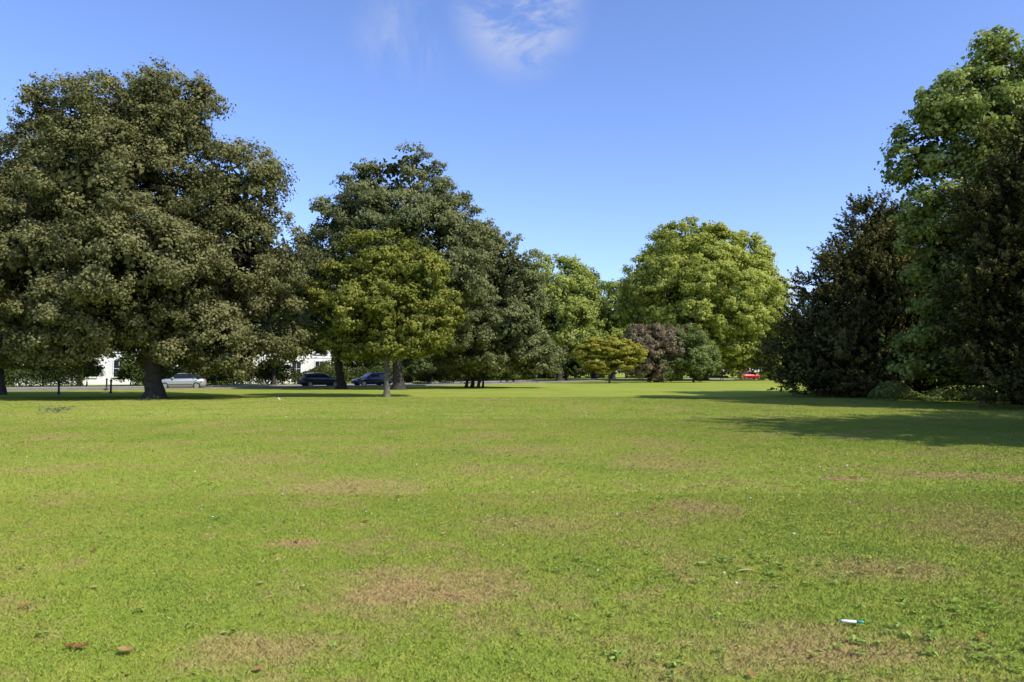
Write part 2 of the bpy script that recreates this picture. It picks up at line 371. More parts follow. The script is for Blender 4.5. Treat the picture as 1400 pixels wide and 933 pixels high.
ROAD = [(-160, 20), (-110, 38), (-60, 54), (-32, 66), (-14, 80), (-2, 98), (14, 122), (34, 136), (62, 144), (130, 152)]
def smooth_path(pts, n=12):
    out = []
    P = [np.array(p, float) for p in pts]; P = [2*P[0]-P[1]]+P+[2*P[-1]-P[-2]]
    for i in range(1, len(P)-2):
        for k in range(n):
            t = k/n
            out.append(0.5*((2*P[i])+(-P[i-1]+P[i+1])*t+(2*P[i-1]-5*P[i]+4*P[i+1]-P[i+2])*t*t+(-P[i-1]+3*P[i]-3*P[i+1]+P[i+2])*t**3))
    out.append(P[-2]); return np.array(out)
road = smooth_path(ROAD)
rt = np.gradient(road, axis=0); rt /= np.linalg.norm(rt, axis=1)[:, None]; rn = np.column_stack([-rt[:, 1], rt[:, 0]])
def strip(name, o0, o1, z, mat, parent, thick=0.0, i0=0, i1=None):
    i1 = i1 or len(road)
    A = road[i0:i1]+rn[i0:i1]*o0; B = road[i0:i1]+rn[i0:i1]*o1; n = len(A)
    bm = bmesh.new()
    va = [bm.verts.new((p[0], p[1], z)) for p in A]; vb = [bm.verts.new((p[0], p[1], z)) for p in B]
    for i in range(n-1): bm.faces.new((va[i], va[i+1], vb[i+1], vb[i]))
    if thick > 0:
        ca = [bm.verts.new((p[0], p[1], z-thick)) for p in A]; cb = [bm.verts.new((p[0], p[1], z-thick)) for p in B]
        for i in range(n-1):
            bm.faces.new((va[i], ca[i], ca[i+1], va[i+1])); bm.faces.new((vb[i], vb[i+1], cb[i+1], cb[i]))
    bmesh.ops.recalc_face_normals(bm, faces=bm.faces)
    me = bpy.data.meshes.new(name); bm.to_mesh(me); bm.free(); me.materials.append(mat)
    return add_obj(name, me, parent)
m_asph = simple_mat('asphalt', (0.085, 0.078, 0.072), 0.9, var=0.2, scale=1.5, bump=0.1)
m_pave = simple_mat('paving', (0.24, 0.20, 0.165), 0.9, var=0.15, scale=1.2, bump=0.1)
m_kerb = simple_mat('kerb_stone', (0.28, 0.27, 0.25), 0.85, var=0.1, scale=4)
m_paint = simple_mat('road_paint', (0.75, 0.75, 0.72), 0.7, var=0.1, scale=10)
rd = add_obj('road', None)
strip('carriageway', -3.6, 3.6, 0.006, m_asph, rd)
for k, s in enumerate((-1, 1)):
    strip('kerb_%d' % k, s*3.6, s*3.75, 0.13, m_kerb, rd, 0.13)
    strip('pavement_%d' % k, s*3.753, s*5.6, 0.126, m_pave, rd, 0.12)
for k in range(0, len(road)-1, 2):
    if k % 4 == 0: strip('centre_dash_%d' % k, -0.05, 0.05, 0.011, m_paint, rd, 0, k, k+2)
hp = road+rn*6.6
leafy_strip('hedge', hp[14:24], 1.3, 1.5, m_hedge, per_m=1000, leaf=0.17)
leafy_strip('hedge', hp[25:33], 1.3, 1.7, m_hedge, per_m=1000, leaf=0.17)
leafy_strip('hedge', hp[34:70], 1.3, 1.9, m_hedge, per_m=600, leaf=0.22, ragged=0.4)
leafy_strip('undergrowth', [(20.5, 38.5), (25, 38), (32, 36), (42, 34)], 2.2, 0.6, m_bush, per_m=900, ragged=0.9)
leafy_strip('undergrowth', [(21, 44), (32, 42), (45, 40)], 2.5, 1.6, m_hedge, per_m=700, ragged=0.6)
for k, (px, d, w, h) in enumerate([(585, 88, 22, 14), (372, 78, 18, 14), (120, 72, 16, 12), (295, 80, 16, 16), (1064, 128, 18, 16), (60, 70, 26, 14), (215, 76, 18, 16), (455, 90, 14, 14), (-10, 68, 22, 14), (180, 80, 10, 20), (330, 84, 8, 20),
                                   (620, 84, 22, 18), (685, 92, 24, 15), (560, 96, 24, 20), (530, 90, 14, 16)]):
    build_tree('garden_shrub', gp(px, d), lob(d, [(px, 506-h*0.3, w, h), (px+w*0.6, 510-h*0.2, w*0.7, h*0.8), (px-w*0.7, 510-h*0.2, w*0.6, h*0.8)]),
        m_bush, bark_dark, rs=0.7, cl_r=0.4, n_leaf=26, leaf=0.2, trunk_r=0.08, fork_h=0.5, gap=0.0, zmin=0.1, tint_shift=-0.15)

# ------------------------------------------------------------------ box helper
def boxes_obj(name, boxes, mat, parent, bevel=0.0):
    bm = bmesh.new()
    for (x0, x1, y0, y1, z0, z1) in boxes:
        r = bmesh.ops.create_cube(bm, size=1)
        for v in r['verts']:
            v.co = Vector(((x0+x1)/2+v.co.x*(x1-x0), (y0+y1)/2+v.co.y*(y1-y0), (z0+z1)/2+v.co.z*(z1-z0)))
    me = bpy.data.meshes.new(name); bm.to_mesh(me); bm.free(); me.materials.append(mat)
    o = add_obj(name, me, parent)
    if bevel:
        b = o.modifiers.new('bevel', 'BEVEL'); b.width = bevel; b.segments = 2
    return o
m_stucco = simple_mat('white_stucco', (0.76, 0.74, 0.70), 0.8, var=0.06, scale=0.8)
m_slate = simple_mat('slate', (0.10, 0.105, 0.12), 0.7, var=0.2, scale=3)
m_glassd = simple_mat('window_glass', (0.02, 0.025, 0.03), 0.08, var=0.1, scale=1)
m_trim = simple_mat('painted_timber', (0.78, 0.78, 0.76), 0.5, var=0.03, scale=2)
m_door = simple_mat('door_paint', (0.03, 0.05, 0.09), 0.4, var=0.1, scale=2)
m_brick = simple_mat('chimney_brick', (0.28, 0.16, 0.10), 0.9, var=0.2, scale=8)
def house(x, y, rot, w=12., dp=9., h=9.2):
    e = add_obj('stucco_house', None, loc=(x, y, 0)); e.rotation_euler = (0, 0, rot)
    hw, hd = w/2, dp/2
    boxes_obj('walls', [(-hw, hw, -hd, hd, 0, h)], m_stucco, e)
    boxes_obj('cornice', [(-hw-0.3, hw+0.3, -hd-0.3, hd+0.3, h+0.003, h+0.35)], m_stucco, e, 0.04)
    boxes_obj('string_course', [(-hw-0.06, hw+0.06, -hd-0.06, -hd-0.002, 3.4, 3.62)], m_trim, e)
    boxes_obj('plinth', [(-hw-0.08, hw+0.08, -hd-0.08, -hd-0.002, 0, 0.5)], m_stucco, e)
    bm = bmesh.new()
    z0 = h+0.352
    b = [bm.verts.new(p) for p in ((-hw-.2, -hd-.2, z0), (hw+.2, -hd-.2, z0), (hw+.2, hd+.2, z0), (-hw-.2, hd+.2, z0))]
    t = [bm.verts.new(p) for p in ((-hw+3.4, 0, z0+2.4), (hw-3.4, 0, z0+2.4))]
    bm.faces.new((b[0], b[1], t[1], t[0])); bm.faces.new((b[1], b[2], t[1])); bm.faces.new((b[2], b[3], t[0], t[1])); bm.faces.new((b[3], b[0], t[0]))
    me = bpy.data.meshes.new('roof'); bm.to_mesh(me); bm.free(); me.materials.append(m_slate); add_obj('roof', me, e)
    boxes_obj('chimneys', [(-hw+0.4, -hw+1.1, -1, 1, z0-0.3, z0+2.9), (hw-1.1, hw-0.4, -1, 1, z0-0.3, z0+2.9)], m_brick, e)
    gl, fr, sl = [], [], []
    for fl, (zb, zt) in enumerate(((0.95, 2.95), (4.0, 6.0), (6.8, 8.2))):
        for i in range(4):
            xc = -hw+w*(i+0.5)/4
            if fl == 0 and i == 1: continue
            ww = 0.55
            gl.append((xc-ww, xc+ww, -hd-0.012, -hd-0.004, zb, zt))
            for a, b_ in ((xc-ww-0.12, xc-ww), (xc+ww, xc+ww+0.12)): fr.append((a, b_, -hd-0.09, -hd-0.003, zb, zt))
            fr.append((xc-ww-0.12, xc+ww+0.12, -hd-0.1, -hd-0.003, zt+0.002, zt+0.16))
            fr.append((xc-0.02, xc+0.02, -hd-0.045, -hd-0.014, zb, zt))
            fr.append((xc-ww+0.001, xc-0.022, -hd-0.045, -hd-0.014, (zb+zt)/2-0.025, (zb+zt)/2+0.025))
            fr.append((xc+0.022, xc+ww-0.001, -hd-0.045, -hd-0.014, (zb+zt)/2-0.025, (zb+zt)/2+0.025))
            sl.append((xc-ww-0.2, xc+ww+0.2, -hd-0.2, -hd-0.003, zb-0.12, zb-0.002))
    boxes_obj('window_glass', gl, m_glassd, e); boxes_obj('window_frames', fr, m_trim, e); boxes_obj('window_sills', sl, m_trim, e)
    xc = -hw+w*1.5/4
    boxes_obj('door', [(xc-0.5, xc+0.5, -hd-0.03, -hd-0.003, 0.15, 2.3)], m_door, e)
    boxes_obj('porch', [(xc-1.1, xc+1.1, -hd-1.4, -hd-0.09, 2.9, 3.2), (xc-1.1, xc+1.1, -hd-1.4, -hd-0.09, 0.0, 0.14)], m_trim, e, 0.03)
    bm = bmesh.new()
    for sx in (-0.9, 0.9):
        bmesh.ops.create_cone(bm, segments=14, radius1=0.16, radius2=0.13, depth=2.75, matrix=Matrix.Translation((xc+sx, -hd-1.2, 1.52)))
    me = bpy.data.meshes.new('porch_columns'); bm.to_mesh(me); bm.free(); me.materials.append(m_trim); add_obj('porch_columns', me, e)
for (x, y) in ((-78, 76), (-54, 86), (-32, 95)): house(x, y, math.radians(23))

# ------------------------------------------------------------------ cars
m_tyre = simple_mat('tyre', (0.02, 0.02, 0.02), 0.9); m_rim = simple_mat('alloy', (0.5, 0.5, 0.52), 0.3, 0.8)
m_lens = simple_mat('headlamp', (0.7, 0.72, 0.75), 0.1); m_red = simple_mat('tail_lamp', (0.35, 0.01, 0.01), 0.2)
m_plastic = simple_mat('black_trim', (0.02, 0.02, 0.022), 0.5)
def car(x, y, rot, col, metal=0.3, L=4.2):
    paint = simple_mat('car_paint', col, 0.3, metal, 0.03, 1.0, coat=0.6)
    e = add_obj('parked_car', None, loc=(x, y, 0.006)); e.rotation_euler = (0, 0, rot); e.scale = (L/4.2,)*3
    st = [(-2.1, .62, .42, .72), (-2.04, .78, .30, .86), (-1.75, .86, .22, .95), (-1.1, .88, .20, .97), (0, .885, .20, .95), (0.8, .88, .20, .93),
          (1.05, .87, .20, .92), (1.6, .84, .22, .84), (1.95, .76, .28, .74), (2.1, .58, .40, .62)]
    bm = bmesh.new(); rings = []
    for (sx, hw, z0, z1) in st:
        prof = [(-hw*0.93, z0), (-hw, z0+(z1-z0)*0.35), (-hw, z0+(z1-z0)*0.7), (-hw*0.92, z1), (-hw*0.5, z1+0.025), (hw*0.5, z1+0.025), (hw*0.92, z1), (hw, z0+(z1-z0)*0.7), (hw, z0+(z1-z0)*0.35), (hw*0.93, z0)]
        rings.append([bm.verts.new((sx, a, b)) for a, b in prof])
    for a, b in zip(rings[:-1], rings[1:]):
        for i in range(10): bm.faces.new((a[i], a[(i+1) % 10], b[(i+1) % 10], b[i]))
    bm.faces.new(rings[0]); bm.faces.new(rings[-1][::-1])
    bmesh.ops.recalc_face_normals(bm, faces=bm.faces)
    for f in bm.faces: f.smooth = True
    me = bpy.data.meshes.new('body'); bm.to_mesh(me); bm.free(); me.materials.append(paint); add_obj('body', me, e)
    def cabin(name, stn, mat):
        bm = bmesh.new(); R = []
        for (sx, hb, ht, zb, zt) in stn:
            R.append([bm.verts.new(p) for p in ((sx, -hb, zb), (sx, -(hb*0.3+ht*0.7), zb+(zt-zb)*0.7), (sx, -ht*0.9, zt), (sx, 0, zt+0.02), (sx, ht*0.9, zt), (sx, (hb*0.3+ht*0.7), zb+(zt-zb)*0.7), (sx, hb, zb))])
        for a, b in zip(R[:-1], R[1:]):
            for i in range(6): bm.faces.new((a[i], a[i+1], b[i+1], b[i]))
        bm.faces.new(R[0]); bm.faces.new(R[-1][::-1])
        bmesh.ops.recalc_face_normals(bm, faces=bm.faces)
        me = bpy.data.meshes.new(name); bm.to_mesh(me); bm.free(); me.materials.append(mat); return add_obj(name, me, e)
    cabin('glasshouse', [(-1.85, .76, .70, .93, .95), (-1.45, .79, .62, .93, 1.36), (-0.6, .80, .64, .93, 1.42), (0.25, .80, .64, .93, 1.40), (1.05, .78, .68, .90, .94)], m_glassd)
    cabin('roof_panel', [(-1.52, .66, .60, 1.355, 1.375), (-1.3, .665, .61, 1.385, 1.415), (-0.6, .67, .62, 1.395, 1.45), (0.22, .67, .62, 1.385, 1.43), (0.34, .66, .61, 1.355, 1.375)], paint)
    boxes_obj('door_pillars', [(-0.45, -0.37, s*0.735-0.035, s*0.735+0.035, .94, 1.38) for s in (-1, 1)], m_plastic, e, 0.01)
    boxes_obj('door_mirrors', [(0.55, 0.72, s*0.93-0.08, s*0.93+0.08, .93, 1.06) for s in (-1, 1)], paint, e, 0.03)
    boxes_obj('headlamps', [(1.93, 2.06, s*0.55-0.14, s*0.55+0.14, .56, .68) for s in (-1, 1)], m_lens, e, 0.02)
    boxes_obj('tail_lamps', [(-2.10, -1.98, s*0.62-0.12, s*0.62+0.12, .66, .86) for s in (-1, 1)], m_red, e, 0.02)
    boxes_obj('grille', [(2.04, 2.115, -0.4, 0.4, .42, .55)], m_plastic, e, 0.01)
    boxes_obj('side_trim', [(-0.95, 0.95, s*0.888-0.012, s*0.888+0.012, .42, .47) for s in (-1, 1)], m_plastic, e)
    bt, br = bmesh.new(), bmesh.new()
    for wx in (-1.3, 1.28):
        for s in (-1, 1):
            M = Matrix.Translation((wx, s*0.80, 0.31)) @ Matrix.Rotation(math.pi/2, 4, 'X')
            bmesh.ops.create_cone(bt, cap_ends=True, segments=24, radius1=0.31, radius2=0.31, depth=0.2, matrix=M)
            M2 = Matrix.Translation((wx, s*0.81, 0.31)) @ Matrix.Rotation(math.pi/2, 4, 'X')
            bmesh.ops.create_cone(br, cap_ends=True, segments=16, radius1=0.2, radius2=0.2, depth=0.2, matrix=M2)
    for b, nm, mt in ((bt, 'tyres', m_tyre), (br, 'wheel_rims', m_rim)):
        me = bpy.data.meshes.new(nm); b.to_mesh(me); b.free(); me.materials.append(mt); add_obj(nm, me, e)
car(-30.0, 62.0, math.radians(23)+math.pi, (0.45, 0.47, 0.5), 0.5)
car(-19.8, 70.5, math.radians(35), (0.02, 0.024, 0.032), 0.1)
car(-15.2, 74.0, math.radians(38)+math.pi, (0.015, 0.022, 0.05), 0.1)
car(46.5, 133.5, math.radians(12), (0.6, 0.012, 0.012), 0.1, L=4.5)
car(53.5, 139.0, math.radians(15), (0.06, 0.06, 0.07), 0.3)
car(-46.2, 54.8, math.radians(20), (0.03, 0.03, 0.035), 0.1)

# ------------------------------------------------------------------ people
def person(name, x, y, rot, top, legs, hair=(0.04, 0.025, 0.015), h=1.72):
    J = {'pelvis': (0, 0, .95, .14, .10), 'waist': (0, 0, 1.10, .125, .09), 'chest': (0, .01, 1.32, .16, .105), 'neckb': (0, 0, 1.46, .075, .065), 'neck': (0, .01, 1.53, .052, .055),
         'head': (0, .02, 1.63, .075, .09), 'crown': (0, .01, 1.71, .06, .075)}
    for s, n in ((-1, 'l'), (1, 'r')):
        sw = s*0.16
        J.update({'hip'+n: (s*.09, 0, .90, .095, .095), 'knee'+n: (s*.10, .10*s+.05, .50, .062, .062), 'ank'+n: (s*.10, .22*s-.04, .09, .042, .045), 'toe'+n: (s*.11, .22*s+.12, .04, .04, .03),
                  'sho'+n: (s*.17, 0, 1.42, .062, .062), 'elb'+n: (s*.23, -sw*0.5, 1.14, .045, .045), 'wri'+n: (s*.24, -sw+.1, .90, .03, .032), 'han'+n: (s*.24, -sw+.13, .80, .035, .022)})
    E = [('pelvis', 'waist'), ('waist', 'chest'), ('chest', 'neckb'), ('neckb', 'neck'), ('neck', 'head'), ('head', 'crown')]
    for n in 'lr': E += [('pelvis', 'hip'+n), ('hip'+n, 'knee'+n), ('knee'+n, 'ank'+n), ('ank'+n, 'toe'+n), ('chest', 'sho'+n), ('sho'+n, 'elb'+n), ('elb'+n, 'wri'+n), ('wri'+n, 'han'+n)]
    ks = list(J); me = bpy.data.meshes.new(name)
    me.from_pydata([J[k][:3] for k in ks], [(ks.index(a), ks.index(b)) for a, b in E], [])
    o = add_obj(name+'_rig', me)
    o.modifiers.new('s', 'SKIN')
    for i, k in enumerate(ks): me.skin_vertices[0].data[i].radius = J[k][3:5]
    me.skin_vertices[0].data[0].use_root = True
    o.modifiers.new('ss', 'SUBSURF').levels = 2
    dg = bpy.context.evaluated_depsgraph_get()
    m2 = bpy.data.meshes.new_from_object(o.evaluated_get(dg)); bpy.data.objects.remove(o)
    m2.materials.clear()
    for nm, c in (('skin', (0.45, 0.28, 0.2)), ('shirt', top), ('trousers', legs), ('shoes', (0.03, 0.03, 0.03)), ('hair', hair)):
        m2.materials.append(simple_mat(nm, c, 0.8))
    for p in m2.polygons:
        c = p.center; p.use_smooth = True
        arm = abs(c.x) > 0.19 and c.z < 1.25
        if c.z < .1: i = 3
        elif arm and c.z > 0.7: i = 0 if c.z < 1.2 else 1
        elif c.z < .97: i = 2
        elif c.z < 1.5: i = 1
        elif c.z > 1.66 or (c.z > 1.56 and c.y < -0.01): i = 4
        else: i = 0
        p.material_index = i
    ob = add_obj(name, m2, loc=(x, y, 0)); ob.rotation_euler = (0, 0, rot); ob.scale = (h/1.76,)*3
person('person', 3.35, 96, math.radians(-50), (0.78, 0.78, 0.76), (0.05, 0.07, 0.16), h=1.8)
person('person', 36.2, 118, math.radians(100), (0.5, 0.05, 0.04), (0.03, 0.03, 0.04))

# ------------------------------------------------------------------ gull on the lawn
def gull(x, y, rot):
    P = [(0, 0, .16, .05, .05), (0.08, 0, .175, .062, .06), (-.1, 0, .15, .045, .035), (-.2, 0, .14, .022, .012), (.14, 0, .22, .035, .035), (.17, 0, .275, .034, .034), (.205, 0, .275, .018, .016), (.245, 0, .265, .006, .008),
         (0.01, .03, .10, .012, .012), (0.015, .035, .01, .006, .006), (0.01, -.03, .10, .012, .012), (0.015, -.035, .01, .006, .006)]
    E = [(0, 1), (0, 2), (2, 3), (1, 4), (4, 5), (5, 6), (6, 7), (0, 8), (8, 9), (0, 10), (10, 11)]
    me = bpy.data.meshes.new('gull'); me.from_pydata([p[:3] for p in P], E, [])
    o = add_obj('gull_rig', me); o.modifiers.new('s', 'SKIN')
    for i, p in enumerate(P): me.skin_vertices[0].data[i].radius = p[3:]
    me.skin_vertices[0].data[0].use_root = True
    o.modifiers.new('ss', 'SUBSURF').levels = 2
    m2 = bpy.data.meshes.new_from_object(o.evaluated_get(bpy.context.evaluated_depsgraph_get())); bpy.data.objects.remove(o)
    m2.materials.clear()
    for nm, c in (('white_feathers', (.8, .8, .78)), ('grey_feathers', (.35, .37, .4)), ('beak', (.6, .4, .05))): m2.materials.append(simple_mat(nm, c, .8))
    for p in m2.polygons:
        c = p.center; p.use_smooth = True
        p.material_index = 2 if (c.x > .215 or c.z < .09) else (1 if (c.z > .165 and c.x < .07) else 0)
    ob = add_obj('gull', m2, loc=(x, y, 0.01)); ob.rotation_euler = (0, 0, rot); ob.scale = (0.8,)*3
gull(-12.3, 36.2, math.radians(262))

# ------------------------------------------------------------------ bollards
m_iron = simple_mat('black_iron', (0.02, 0.02, 0.022), 0.5, 0.3)
def lathe(name, prof, x, y, mat, seg=20):
    bm = bmesh.new(); R = []
    for r, z in prof: R.append([bm.verts.new((r*math.cos(a*2*math.pi/seg), r*math.sin(a*2*math.pi/seg), z)) for a in range(seg)])
    for a, b in zip(R[:-1], R[1:]):
        for i in range(seg): bm.faces.new((a[i], a[(i+1) % seg], b[(i+1) % seg], b[i]))
    bm.faces.new(R[-1])
    for f in bm.faces: f.smooth = True
    me = bpy.data.meshes.new(name); bm.to_mesh(me); bm.free(); me.materials.append(mat); return add_obj(name, me, loc=(x, y, 0))
for px, d in ((153, 50), (82, 47), (147, 58)):
    lathe('bollard', [(.1, 0), (.1, .12), (.07, .14), (.06, .85), (.09, .87), (.09, .93), (.05, 1.0), (.0001, 1.03)], *gp(px, d)[:2], m_iron)

# ------------------------------------------------------------------ ground & grass colour group
grp = bpy.data.node_groups.new('lawn_colour', 'ShaderNodeTree')
grp.interface.new_socket('Color', in_out='OUTPUT', socket_type='NodeSocketColor')
go = grp.nodes.new('NodeGroupOutput')
geo = grp.nodes.new('ShaderNodeNewGeometry')
flat = grp.nodes.new('ShaderNodeVectorMath'); flat.operation = 'MULTIPLY'; flat.inputs[1].default_value = (1, 1, 0); grp.links.new(geo.outputs['Position'], flat.inputs[0])
pos = flat.outputs[0]
n_big = noise_n(grp, pos, 0.09, 3); n_mid = noise_n(grp, pos, 0.5, 4, 0.6); n_sm = noise_n(grp, pos, 2.6, 4, 0.65); n_fine = noise_n(grp, pos, 14, 3, 0.7)
G1 = (0.300, 0.380, 0.052); G2 = (0.375, 0.430, 0.066); G3 = (0.225, 0.330, 0.048); DRY = (0.53, 0.41, 0.145); BARE = (0.46, 0.275, 0.13)
c = mix_c(grp, maprange(grp, n_big, 0.38, 0.62), G1, G2)
c = mix_c(grp, maprange(grp, n_mid, 0.50, 0.72, 0, 0.8), c, G3)
c = mix_c(grp, maprange(grp, n_sm, 0.48, 0.72, 0, 0.6), c, (0.45, 0.44, 0.082))
tot = maprange(grp, math_n(grp, 'ADD', n_mid, math_n(grp, 'MULTIPLY', n_sm, 0.7)), 0.68, 0.86, 0.55, 0.0)
sep = grp.nodes.new('ShaderNodeSeparateXYZ'); grp.links.new(pos, sep.inputs[0])
wob = math_n(grp, 'ADD', math_n(grp, 'MULTIPLY', math_n(grp, 'SUBTRACT', n_sm, 0.5), 2.8), math_n(grp, 'MULTIPLY', math_n(grp, 'SUBTRACT', n_fine, 0.5), 1.8))
for (x, y, rx, ry, s) in [(-0.6, 5.1, 1.0, 0.6, 1.0), (-2.3, 9.6, 1.2, 0.9, 0.8), (7.6, 10.1, 0.4, 0.6, 1.0), (5.0, 10.3, 0.35, 0.35, 1.0), (6.7, 10.6, 0.8, 0.5, 0.9), (-2.0, 6.45, 0.25, 0.2, 1.0), (1.75, 4.0, 0.8, 0.4, 0.9),
                          (-1.4, 4.0, 0.5, 0.3, 0.8), (3.0, 5.6, 0.7, 0.4, 0.7), (2.2, 8.1, 0.5, 0.5, 0.9), (0.3, 7.2, 0.9, 0.5, 0.6), (2.6, 12.0, 1.0, 1.2, 0.65), (-4.5, 12.5, 1.2, 1.0, 0.5), (0.2, 14, 1.4, 1.2, 0.5)]:
    dx = math_n(grp, 'DIVIDE', math_n(grp, 'SUBTRACT', sep.outputs[0], float(x)), float(rx)); dy = math_n(grp, 'DIVIDE', math_n(grp, 'SUBTRACT', sep.outputs[1], float(y)), float(ry))
    r2 = math_n(grp, 'SQRT', math_n(grp, 'ADD', math_n(grp, 'MULTIPLY', dx, dx), math_n(grp, 'MULTIPLY', dy, dy)))
    tot = math_n(grp, 'MAXIMUM', tot, maprange(grp, math_n(grp, 'ADD', r2, wob), 0.1, 1.4, float(s), 0.0))
tot = math_n(grp, 'MINIMUM', tot, 1.0)
c = mix_c(grp, tot, c, mix_c(grp, maprange(grp, n_fine, 0.42, 0.62), DRY, BARE))
grp.links.new(c, go.inputs[0])

m_ground, nt, out = new_mat('lawn_soil')
g = nt.nodes.new('ShaderNodeGroup'); g.node_tree = grp
ge = nt.nodes.new('ShaderNodeNewGeometry')
f = noise_n(nt, ge.outputs['Position'], 30, 3, 0.7)
cc = mix_c(nt, maprange(nt, f, 0.3, 0.7), (0.66, 0.67, 0.66), (0.92, 0.92, 0.92))
cc = mix_c(nt, 1.0, g.outputs[0], cc, 'MULTIPLY')
d = N(nt, 'ShaderNodeBsdfDiffuse')
nt.links.new(cc, d.inputs[0]); nt.links.new(d.outputs[0], out.inputs[0])
bm = bmesh.new()
bmesh.ops.create_grid(bm, x_segments=8, y_segments=8, size=2500)
me = bpy.data.meshes.new('ground'); bm.to_mesh(me); bm.free(); me.materials.append(m_ground); add_obj('ground', me)

m_grass, nt, out = new_mat('grass_blades')
g = nt.nodes.new('ShaderNodeGroup'); g.node_tree = grp
at = N(nt, 'ShaderNodeAttribute'); at.attribute_name = 'tint'
v = mix_c(nt, at.outputs['Fac'], (0.80, 0.84, 0.80), (1.20, 1.15, 1.25))
col = mix_c(nt, 1.0, g.outputs[0], v, 'MULTIPLY')
col = mix_c(nt, maprange(nt, at.outputs['Fac'], 0.87, 0.91), col, (0.52, 0.44, 0.20))
d = N(nt, 'ShaderNodeBsdfDiffuse')
ge = N(nt, 'ShaderNodeNewGeometry')
nn = vmath(nt, 'NORMALIZE', vmath(nt, 'ADD', vmath(nt, 'SCALE', ge.outputs['Normal'], scale=0.35), (0, 0, 1)))
nt.links.new(nn, d.inputs['Normal'])
nt.links.new(col, d.inputs[0]); nt.links.new(d.outputs[0], out.inputs[0])

def grass_tile(name, size, n, h, w):
    k = int(n/10); cc = rng.random((k, 2))*size; ch = rng.uniform(0.7, 1.2, k)
    ci = rng.integers(0, k, n)
    xy = np.where(rng.random((n, 1)) < 0.35, cc[ci]+rng.normal(size=(n, 2))*0.014*max(1, w/0.005), rng.random((n, 2))*size) % size-size/2
    a = rng.random(n)*2*math.pi
    hh = h*ch[ci]*rng.uniform(0.45, 1.25, n); ww = w*rng.uniform(0.6, 1.3, n)
    lean = rng.normal(size=(n, 2))*hh[:, None]*0.5
    sd = np.column_stack([np.cos(a), np.sin(a)])*ww[:, None]*0.5
    z = np.zeros(n)
    v0 = np.column_stack([xy-sd, z]); v1 = np.column_stack([xy+sd, z])
    v2 = np.column_stack([xy+sd*0.7+lean*0.4, hh*0.62]); v3 = np.column_stack([xy+lean-sd*0.1, hh*0.95])
    V = np.stack([v0, v1, v2, v3], axis=1).reshape(-1, 3)
    return quad_mesh(name, V, np.arange(n*4).reshape(-1, 4), np.zeros(n), np.clip(rng.beta(2.2, 2.2, n), 0, 1), [m_grass])
near = [grass_tile('grass_near', 1.0, 13000, 0.020, 0.0026) for _ in range(4)]
mid = [grass_tile('grass_mid', 2.0, 20000, 0.020, 0.0045) for _ in range(3)]
far = [grass_tile('grass_far', 4.0, 14000, 0.024, 0.011) for _ in range(2)]
grass = add_obj('grass', None)
for ms, size, y0, y1, mg in ((near, 1.0, 1, 9, 1.5), (mid, 2.0, 9, 23, 3), (far, 4.0, 23, 43, 5)):
    y = y0+size/2
    while y < y1:
        x = -round((0.8*y+mg)/size)*size
        while x <= 0.8*y+mg:
            o = add_obj('grass_patch', random.choice(ms), grass, loc=(x, y, 0)); o.rotation_euler = (0, 0, random.randrange(4)*math.pi/2)
            x += size
        y += size

# ------------------------------------------------------------------ weeds, daisies, fallen leaves
m_weed = leaf_mat('weed_leaves', (0.15, 0.23, 0.035), (0.24, 0.34, 0.060), (0.36, 0.45, 0.11), 0.2)
def weeds():
    V = []; T = []
    spots = []
    for cx, cy, sr, n in [(1.9, 5.7, 0.35, 44), (2.6, 5.6, 0.5, 26), (3.2, 4.3, 0.5, 40), (4.2, 7.6, 1.0, 40), (1.6, 8.6, 1.2, 40), (-1.5, 8.8, 0.8, 20), (5.5, 9, 1.5, 40), (0.6, 5.6, 0.5, 20), (3.4, 13, 2.5, 60), (0.9, 4.0, 0.6, 22), (2.5, 3.9, 0.4, 30), (6, 12, 2, 40)]:
        for _ in range(n): spots.append((cx+rng.normal()*sr, cy+rng.normal()*sr*0.6))
    for _ in range(360):
        y = 3+rng.random()**0.7*14; spots.append((rng.uniform(-0.8, 0.8)*y, y))
    for (x, y) in spots:
        n = rng.integers(6, 13); r = rng.uniform(0.018, 0.042)
        for k in range(n):
            a = rng.random()*6.28; t = np.array([math.cos(a), math.sin(a), rng.uniform(0.1, 0.6)]); t /= np.linalg.norm(t)
            L = r*rng.uniform(0.7, 1.3)
            V.append((np.array([x, y, 0.016+rng.random()*0.014])+t*L*0.6, t, L)); T.append(rng.uniform(0.2, 1))
    P = np.array([v[0] for v in V]); TT = np.array([v[1] for v in V]); L = np.array([v[2] for v in V])
    nr = norm(np.array([0, 0, 1])+rng.normal(size=P.shape)*0.25)
    Q = leaf_quads(P, nr, TT, L, L*0.5)
    add_obj('broadleaf_weeds', quad_mesh('broadleaf_weeds', Q, np.arange(len(Q)).reshape(-1, 4), np.zeros(len(P)), np.array(T), [m_weed], nr*0.5))
weeds()
m_petal = simple_mat('daisy_petals', (0.8, 0.8, 0.78), 0.7, var=0.03); m_yel = simple_mat('daisy_centre', (0.7, 0.5, 0.03), 0.7)
